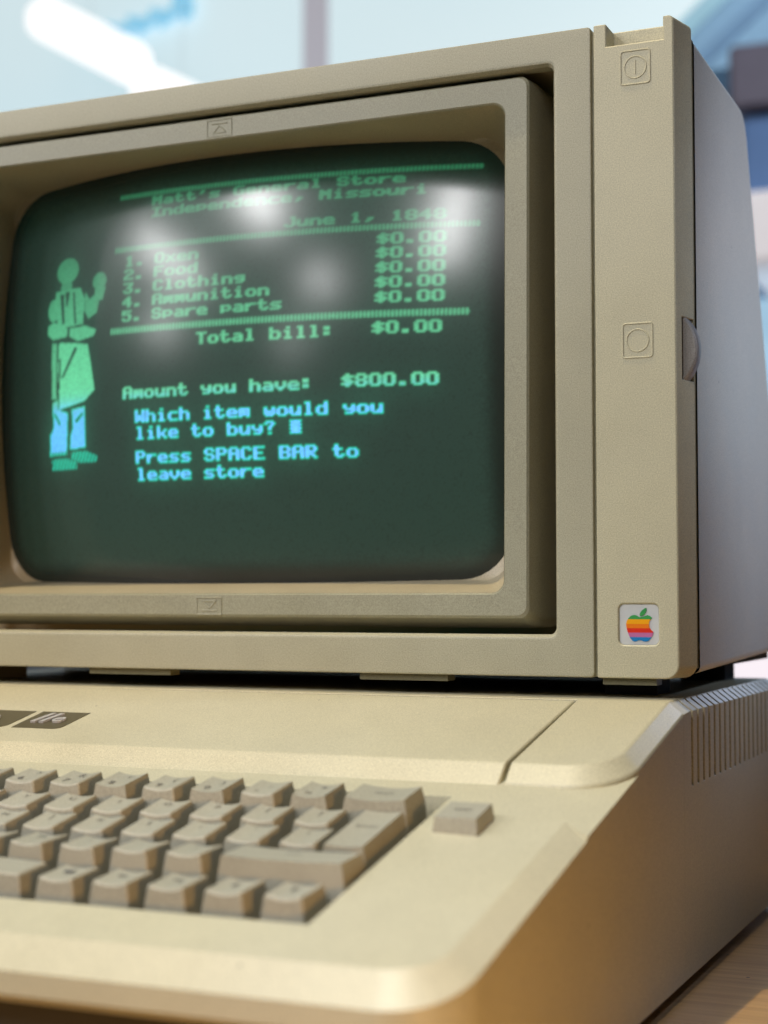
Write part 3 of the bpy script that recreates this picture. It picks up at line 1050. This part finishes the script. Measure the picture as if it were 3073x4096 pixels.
bands = [(0, 700), (700, 803), (803, 898), (898, 997), (997, 1095), (1095, 1400)]
lv, lf, lm = [], [], []
for k, (a, b2) in enumerate(bands):
    pol2 = clip(clip(APX, a, False), b2, True)
    polys = [(pol2, k)] + ([(LEAF, 0)] if k == 0 else [])
    for pp, kk in polys:
        pp = [to_plate(*p) for p in pp]
        n_ = len(pp); o = len(lv)
        lv += [(x, 0.00055, z) for x, z in pp] + [(x, 0.0010, z) for x, z in pp]
        lf.append(tuple(range(o, o + n_))); lm.append(kk)
        for i in range(n_):
            lf.append((o + i, o + (i + 1) % n_, o + n_ + (i + 1) % n_, o + n_ + i)); lm.append(kk)
me = bpy.data.meshes.new('logo')
me.from_pydata(lv, [], lf)
me.polygons.foreach_set('material_index', lm)
b = bmesh.new(); b.from_mesh(me)
bmesh.ops.triangulate(b, faces=[f for f in b.faces if len(f.verts) > 4])
bmesh.ops.recalc_face_normals(b, faces=b.faces)
b.to_mesh(me); b.free()
link('logo', me, [M[n_] for n_, c_ in LOGO], ep, 0)

# ---- tabs and rubber feet under the front
for a, b2 in ((-0.4000, -0.375), (-0.3010, -0.2540), (-0.1515, -0.1075), (-0.0345, -0.0105)):
    box('bottom_tab', a, b2, 0.0030, 0.012, -0.0030, 0.0004, M['foot'], mon)
for fx in (-0.39, -0.03):
    for fy in (0.045, 0.19):
        box('rubber_foot', fx - 0.012, fx + 0.012, fy - 0.012, fy + 0.012, FLAT_Z + 0.0004, 0.0068, M['rubber'], mon)
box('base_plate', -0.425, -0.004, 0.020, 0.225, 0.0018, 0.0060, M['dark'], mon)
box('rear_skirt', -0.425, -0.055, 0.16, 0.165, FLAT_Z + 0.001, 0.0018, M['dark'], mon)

# ------------------------------------------------------------------ the picture on the tube
FONT = {
    'M': '10001 11011 10101 10101 10001 10001 10001', 'a': '00000 00000 01110 00001 01111 10001 01111', 't': '01000 01000 11110 01000 01000 01001 00110',
    "'": '00100 00100 01000 00000 00000 00000 00000', 's': '00000 00000 01111 10000 01110 00001 11110', 'G': '01111 10000 10000 10011 10001 10001 01111',
    'e': '00000 00000 01110 10001 11111 10000 01111', 'n': '00000 00000 11110 10001 10001 10001 10001', 'r': '00000 00000 10111 11000 10000 10000 10000',
    'l': '01100 00100 00100 00100 00100 00100 01110', 'S': '01110 10001 10000 01110 00001 10001 01110', 'o': '00000 00000 01110 10001 10001 10001 01110',
    'I': '11111 00100 00100 00100 00100 00100 11111', 'd': '00001 00001 01111 10001 10001 10001 01111', 'p': '00000 00000 11110 10001 10001 11110 10000',
    'c': '00000 00000 01111 10000 10000 10000 01111', ',': '00000 00000 00000 00000 00110 00100 01000', 'i': '00100 00000 01100 00100 00100 00100 01110',
    'u': '00000 00000 10001 10001 10001 10011 01101', 'J': '00011 00001 00001 00001 00001 10001 01110', '1': '00100 01100 00100 00100 00100 00100 01110',
    '8': '01110 10001 10001 01110 10001 10001 01110', '4': '00010 00110 01010 10010 11111 00010 00010', '2': '01110 10001 00001 00110 01000 10000 11111',
    '3': '11111 00001 00010 00110 00001 10001 01110', '5': '11111 10000 11110 00001 00001 10001 01110', '.': '00000 00000 00000 00000 00000 01100 01100',
    'O': '01110 10001 10001 10001 10001 10001 01110', 'x': '00000 00000 10001 01010 00100 01010 10001', 'F': '11111 10000 10000 11110 10000 10000 10000',
    'C': '01110 10001 10000 10000 10000 10001 01110', 'h': '10000 10000 11110 10001 10001 10001 10001', 'g': '00000 00000 01111 10001 01111 00001 01110',
    'A': '01110 10001 10001 11111 10001 10001 10001', 'm': '00000 00000 11011 10101 10101 10101 10001', '$': '00100 01111 10100 01110 00101 11110 00100',
    '0': '01110 10001 10011 10101 11001 10001 01110', 'T': '11111 00100 00100 00100 00100 00100 00100', 'b': '10000 10000 11110 10001 10001 10001 11110',
    ':': '00000 01100 01100 00000 01100 01100 00000', 'y': '00000 00000 10001 10001 01111 00001 01110', 'v': '00000 00000 10001 10001 10001 01010 00100',
    'W': '10001 10001 10001 10101 10101 11011 10001', 'w': '00000 00000 10001 10001 10101 10101 01010', 'k': '10000 10000 10001 10010 11100 10010 10001',
    '?': '01110 10001 00010 00100 00100 00000 00100', 'P': '11110 10001 10001 11110 10000 10000 10000', 'E': '11111 10000 10000 11110 10000 10000 11111',
    'B': '11110 10001 10001 11110 10001 10001 11110', 'R': '11110 10001 10001 11110 10100 10010 10001', ' ': '00000 ' * 7,
    '#': '10101 01010 10101 01010 10101 01010 10101'}
FONT['0'] = '01110 10001 10001 10001 10001 10001 01110'

STEP = 0.00046
SX_0, SX_1, SZ_0, SZ_1 = -0.4000, -0.0740, 0.0330, 0.2720
nx = int((SX_1 - SX_0) / STEP) + 1
nz = int((SZ_1 - SZ_0) / STEP) + 1
xs = SX_0 + np.arange(nx) * STEP
zs = SZ_0 + np.arange(nz) * STEP
XX, ZZ = np.meshgrid(xs, zs)
img = np.zeros((nz, nx))
SLOPE = -0.0062


def drop(x):
    return SLOPE * (x + 0.31)


def fill_rect(x0, x1, z0, z1, val=1.0):
    """anti-aliased rectangle in tube coordinates"""
    cx = np.clip((np.minimum(xs + STEP / 2, x1) - np.maximum(xs - STEP / 2, x0)) / STEP, 0, 1)
    cz = np.clip((np.minimum(zs + STEP / 2, z1) - np.maximum(zs - STEP / 2, z0)) / STEP, 0, 1)
    i = np.nonzero(cx)[0]; j = np.nonzero(cz)[0]
    if len(i) and len(j):
        sl = img[j[0]:j[-1] + 1, i[0]:i[-1] + 1]
        np.maximum(sl, np.outer(cz[j[0]:j[-1] + 1], cx[i[0]:i[-1] + 1]) * val, out=sl)


PX = 0.0070 / 7


def put(s, x, zc, cap, val=1.0, pitch=0.0070):
    """text with left edge x and centre height zc"""
    rowh = cap / 7
    for ch in s:
        rows = FONT[ch].split()
        d = 0.0014 if ch in 'py,g' and False else 0.0
        for r, bits in enumerate(rows):
            for c, bt in enumerate(bits):
                if bt == '1':
                    x0 = x + c * PX * 1.08
                    zt = zc + cap / 2 - r * rowh + drop(x0)
                    fill_rect(x0, x0 + PX * 2.2, zt - rowh * 1.28, zt, val)
        x += pitch


def rule(zc, h, x0=-0.3085, x1=-0.1070, val=0.8):
    x = x0
    while x < x1:
        z = zc + drop(x)
        fill_rect(x, x + 0.00205, z - h * 0.12, z + h * 0.12, val * 0.55)
        fill_rect(x, x + 0.00120, z - h * 0.5, z + h * 0.5, val)
        x += 0.0020


rule(0.2480, 0.0026, val=0.9)
put("Matt's General Store", -0.2870, 0.2438, 0.0048, 1.0, 0.00716)
put('Independence, Missouri', -0.2865, 0.2374, 0.0050, 1.0)
put('June 1, 1848', -0.2066, 0.2243, 0.0052, 1.0)
rule(0.2186, 0.0030, val=0.95)
for i, (nm, zc) in enumerate((('Oxen', 0.2120), ('Food', 0.2048), ('Clothing', 0.1974), ('Ammunition', 0.1900), ('Spare parts', 0.1825))):
    put('%d.' % (i + 1), -0.3015, zc, 0.0056, 0.9)
    put(nm, -0.2820, zc, 0.0056, 0.92)
    put('$0.00', -0.1572, zc + 0.0008, 0.0056, 1.0)
rule(0.1748, 0.0034, x1=-0.1105, val=0.9)
put('Total bill:', -0.2540, 0.1676, 0.0060, 0.95)
put('$0.00', -0.1583, 0.1682, 0.0060, 0.95)
put('Amount you have:', -0.2999, 0.1419, 0.0062, 1.0)
put('$800.00', -0.1737, 0.1426, 0.0062, 1.0)
put('Which item would you', -0.2921, 0.1294, 0.0066, 1.0)
put('like to buy? #', -0.2921, 0.1206, 0.0066, 1.0)
put('Press SPACE BAR to', -0.2923, 0.1081, 0.0066, 1.0, 0.00708)
put('leave store', -0.2923, 0.0993, 0.0066, 1.0)


# a plain standing shopkeeper drawn in solid shapes
def fp(u, v):
    return (-0.3425 + (u - 270) * 0.000176, 0.2183 - (v - 1035) * 0.0001358)


def fill_poly(pts, val):
    global img
    pts = [fp(*p) for p in pts]
    inside = np.zeros(img.shape, bool)
    x0 = min(p[0] for p in pts); x1 = max(p[0] for p in pts); z0 = min(p[1] for p in pts); z1 = max(p[1] for p in pts)
    i0 = max(int((x0 - SX_0) / STEP) - 1, 0); i1 = int((x1 - SX_0) / STEP) + 2
    j0 = max(int((z0 - SZ_0) / STEP) - 1, 0); j1 = int((z1 - SZ_0) / STEP) + 2
    X = XX[j0:j1, i0:i1]; Z = ZZ[j0:j1, i0:i1]
    ins = np.zeros(X.shape, bool)
    for k in range(len(pts)):
        ax, az = pts[k]; bx, bz_ = pts[(k + 1) % len(pts)]
        if az == bz_:
            continue
        c = ((az > Z) != (bz_ > Z)) & (X < (bx - ax) * (Z - az) / (bz_ - az) + ax)
        ins ^= c
    s = img[j0:j1, i0:i1]
    s[ins] = np.maximum(s[ins], val) if val > 0 else 0.0


def ell(cu, cv, ru, rv, val, n=28):
    fill_poly([(cu + ru * math.cos(2 * math.pi * k / n), cv + rv * math.sin(2 * math.pi * k / n)) for k in range(n)], val)


ell(272, 1085, 46, 52, 0.72)                                                  # head
fill_poly([(250, 1125), (292, 1125), (296, 1165), (248, 1165)], 0.6)              # neck
fill_poly([(228, 1165), (330, 1160), (352, 1210), (350, 1310), (246, 1318), (228, 1230)], 0.80)   # chest
ell(222, 1240, 24, 46, 0.75)                                                  # upper arms
fill_poly([(352, 1180), (372, 1215), (398, 1190), (412, 1215), (404, 1270), (372, 1292), (356, 1262)], 0.70)
ell(408, 1146, 27, 36, 0.66)                                                  # raised hand
fill_poly([(392, 1168), (434, 1172), (424, 1225), (390, 1212)], 0.66)
fill_poly([(202, 1300), (226, 1288), (286, 1320), (284, 1352), (226, 1360), (200, 1336)], 0.85)   # lower arm across
fill_poly([(296, 1322), (360, 1318), (404, 1338), (396, 1362), (330, 1376), (294, 1352)], 0.85)
fill_poly([(252, 1374), (330, 1384), (372, 1394), (386, 1470), (402, 1575), (360, 1616), (256, 1642), (254, 1560), (248, 1480)], 0.98)    # apron
fill_poly([(318, 1398), (330, 1404), (276, 1512), (262, 1520)], -1)                # fold in the apron
fill_poly([(222, 1372), (242, 1376), (244, 1600), (224, 1600)], 0.72)             # coat edge
fill_poly([(226, 1612), (250, 1600), (250, 1640), (292, 1656), (290, 1720), (284, 1822), (212, 1824), (214, 1740), (230, 1712)], 0.80)   # legs
fill_poly([(308, 1644), (362, 1636), (362, 1798), (298, 1802), (300, 1750), (312, 1716)], 0.80)
fill_poly([(220, 1838), (282, 1834), (326, 1852), (322, 1878), (220, 1880)], 0.66)  # shoes
fill_poly([(300, 1814), (362, 1810), (408, 1832), (404, 1854), (340, 1856), (302, 1838)], 0.66)


for seg in ([(246, 1180), (262, 1178), (272, 1300), (262, 1302)], [(300, 1176), (308, 1175), (322, 1306), (314, 1308)], [(268, 1172), (288, 1172), (280, 1230), (274, 1230)],
            [(232, 1655), (238, 1655), (262, 1700), (256, 1704)], [(322, 1690), (352, 1660), (354, 1668), (326, 1700)], [(252, 1440), (262, 1436), (258, 1560), (252, 1560)]):
    fill_poly(seg, -1)
for k_ in range(14):                                                          # dithered shoes
    fill_poly([(222 + k_ * 14, 1810), (227 + k_ * 14, 1810), (222 + k_ * 14 - 20, 1882), (217 + k_ * 14 - 20, 1882)], -1)


def blur(a, sigma):
    s = sigma / STEP
    r_ = max(int(s * 3), 1)
    k = np.exp(-0.5 * (np.arange(-r_, r_ + 1) / s) ** 2); k /= k.sum()
    a = np.apply_along_axis(lambda m: np.convolve(m, k, mode='same'), 0, a)
    return np.apply_along_axis(lambda m: np.convolve(m, k, mode='same'), 1, a)


sharp = blur(img, 0.00042)
soft = blur(img, 0.00080)
halo = blur(img, 0.0060)
low = 1 / (1 + np.exp((ZZ - 0.1375) / 0.0022))           # 1 in the freshly scanned lower part
core = np.clip((soft - 0.46) / 0.26, 0, 1)
gz = np.clip((ZZ - 0.150) / 0.075, 0, 1)
green = np.stack([0.105 - 0.085 * gz, 0.52 - 0.355 * gz, 0.255 - 0.185 * gz], -1)
edge_c = np.array([0.0, 0.52, 0.33])
core_c = np.array([0.095, 0.39, 0.80])
lowc = edge_c * (1 - core[..., None]) + core_c * core[..., None]
colr = green * (1 - low[..., None]) + lowc * low[..., None]
inten = sharp * (1.28 + 0.36 * low)
em = colr * inten[..., None] + np.array([0.010, 0.085, 0.050]) * halo[..., None] * (0.7 + 0.9 * low)[..., None]
# the raster itself glows very faintly inside the scanned area
rast = 1 / (1 + np.exp(-(0.150 - np.abs(XX + 0.236)) / 0.006)) / (1 + np.exp(-(0.103 - np.abs(ZZ - 0.150)) / 0.006))
em += np.array([0.0035, 0.0135, 0.0085]) * rast[..., None]

rng = np.random.default_rng(3)                              # phosphor grain
grain_ = blur(rng.normal(0, 1, XX.shape), 0.00035)
grain_ /= grain_.std()
em *= (1 + 0.05 * grain_)[..., None]

YY = CS.y - np.sqrt(RS * RS - (XX - CS.x) ** 2 - (ZZ - CS.z) ** 2)
co = np.stack([XX, YY, ZZ], -1).reshape(-1, 3).astype(np.float32)
idx = np.arange(nx * nz).reshape(nz, nx)
quads = np.stack([idx[:-1, :-1], idx[:-1, 1:], idx[1:, 1:], idx[1:, :-1]], -1).reshape(-1, 4).astype(np.int32)
me = bpy.data.meshes.new('screen')
me.vertices.add(len(co)); me.vertices.foreach_set('co', co.ravel())
me.loops.add(quads.size); me.loops.foreach_set('vertex_index', quads.ravel())
me.polygons.add(len(quads)); me.polygons.foreach_set('loop_start', np.arange(0, quads.size, 4, dtype=np.int32))
me.update(calc_edges=True)
ca = me.color_attributes.new('picture', 'FLOAT_COLOR', 'POINT')
rgba = np.concatenate([em.reshape(-1, 3), np.ones((nx * nz, 1))], 1).astype(np.float32)
ca.data.foreach_set('color', rgba.ravel())
# phosphor coat: grey inside, dark glass rim
rim_d = np.minimum(0.1475 - np.abs(XX + 0.2385) + 0.006 * (1 - ((ZZ - 0.152) / 0.11) ** 2), 0.1055 - np.abs(ZZ - 0.1525) + 0.007 * (1 - ((XX + 0.2385) / 0.15 + 1 - 1) ** 2 * 0))
cr = 0.020
ax_ = np.clip(np.abs(XX + 0.2423) - (0.1500 - 0.026), 0, None); az_ = np.clip(np.abs(ZZ - 0.1525) - (0.1110 - 0.026), 0, None)
dist = 0.026 - np.hypot(ax_, az_)
coat = 1 / (1 + np.exp(-(dist - 0.0095) / 0.0018)) * (1 + 0.07 * grain_)
cb = me.color_attributes.new('coat', 'FLOAT_COLOR', 'POINT')
c4 = np.stack([coat] * 3 + [np.ones_like(coat)], -1).reshape(-1, 4).astype(np.float32)
cb.data.foreach_set('color', c4.ravel())


def screen_mat():
    m, nt, b = nodes_of('tube_glass')
    N = nt.nodes; L = nt.links
    a = N.new('ShaderNodeAttribute'); a.attribute_name = 'picture'
    c = N.new('ShaderNodeAttribute'); c.attribute_name = 'coat'
    mx = N.new('ShaderNodeMix'); mx.data_type = 'RGBA'
    mx.inputs['A'].default_value = (0.018, 0.013, 0.012, 1); mx.inputs['B'].default_value = (0.040, 0.066, 0.055, 1)
    L.new(c.outputs['Fac'], mx.inputs['Factor']); L.new(mx.outputs['Result'], b.inputs['Base Color'])
    L.new(a.outputs['Color'], b.inputs['Emission Color'])
    b.inputs['Emission Strength'].default_value = 1.0
    b.inputs['Roughness'].default_value = 0.215
    b.inputs['Specular IOR Level'].default_value = 0.5
    return m


screen = link('screen', me, screen_mat(), mon, 0)
me.polygons.foreach_set('use_smooth', [True] * len(me.polygons))

# even shading on flat faces next to rounded edges
for o in list(bpy.data.objects):
    if o.type == 'MESH' and o.name.split('.')[0] not in ('screen', 'table_top', 'lettering', 'logo'):
        r = o
        while r.parent:
            r = r.parent
        if r in (comp, mon):
            m = o.modifiers.new('flat_shading', 'WEIGHTED_NORMAL')
            m.keep_sharp = True
            m.weight = 80
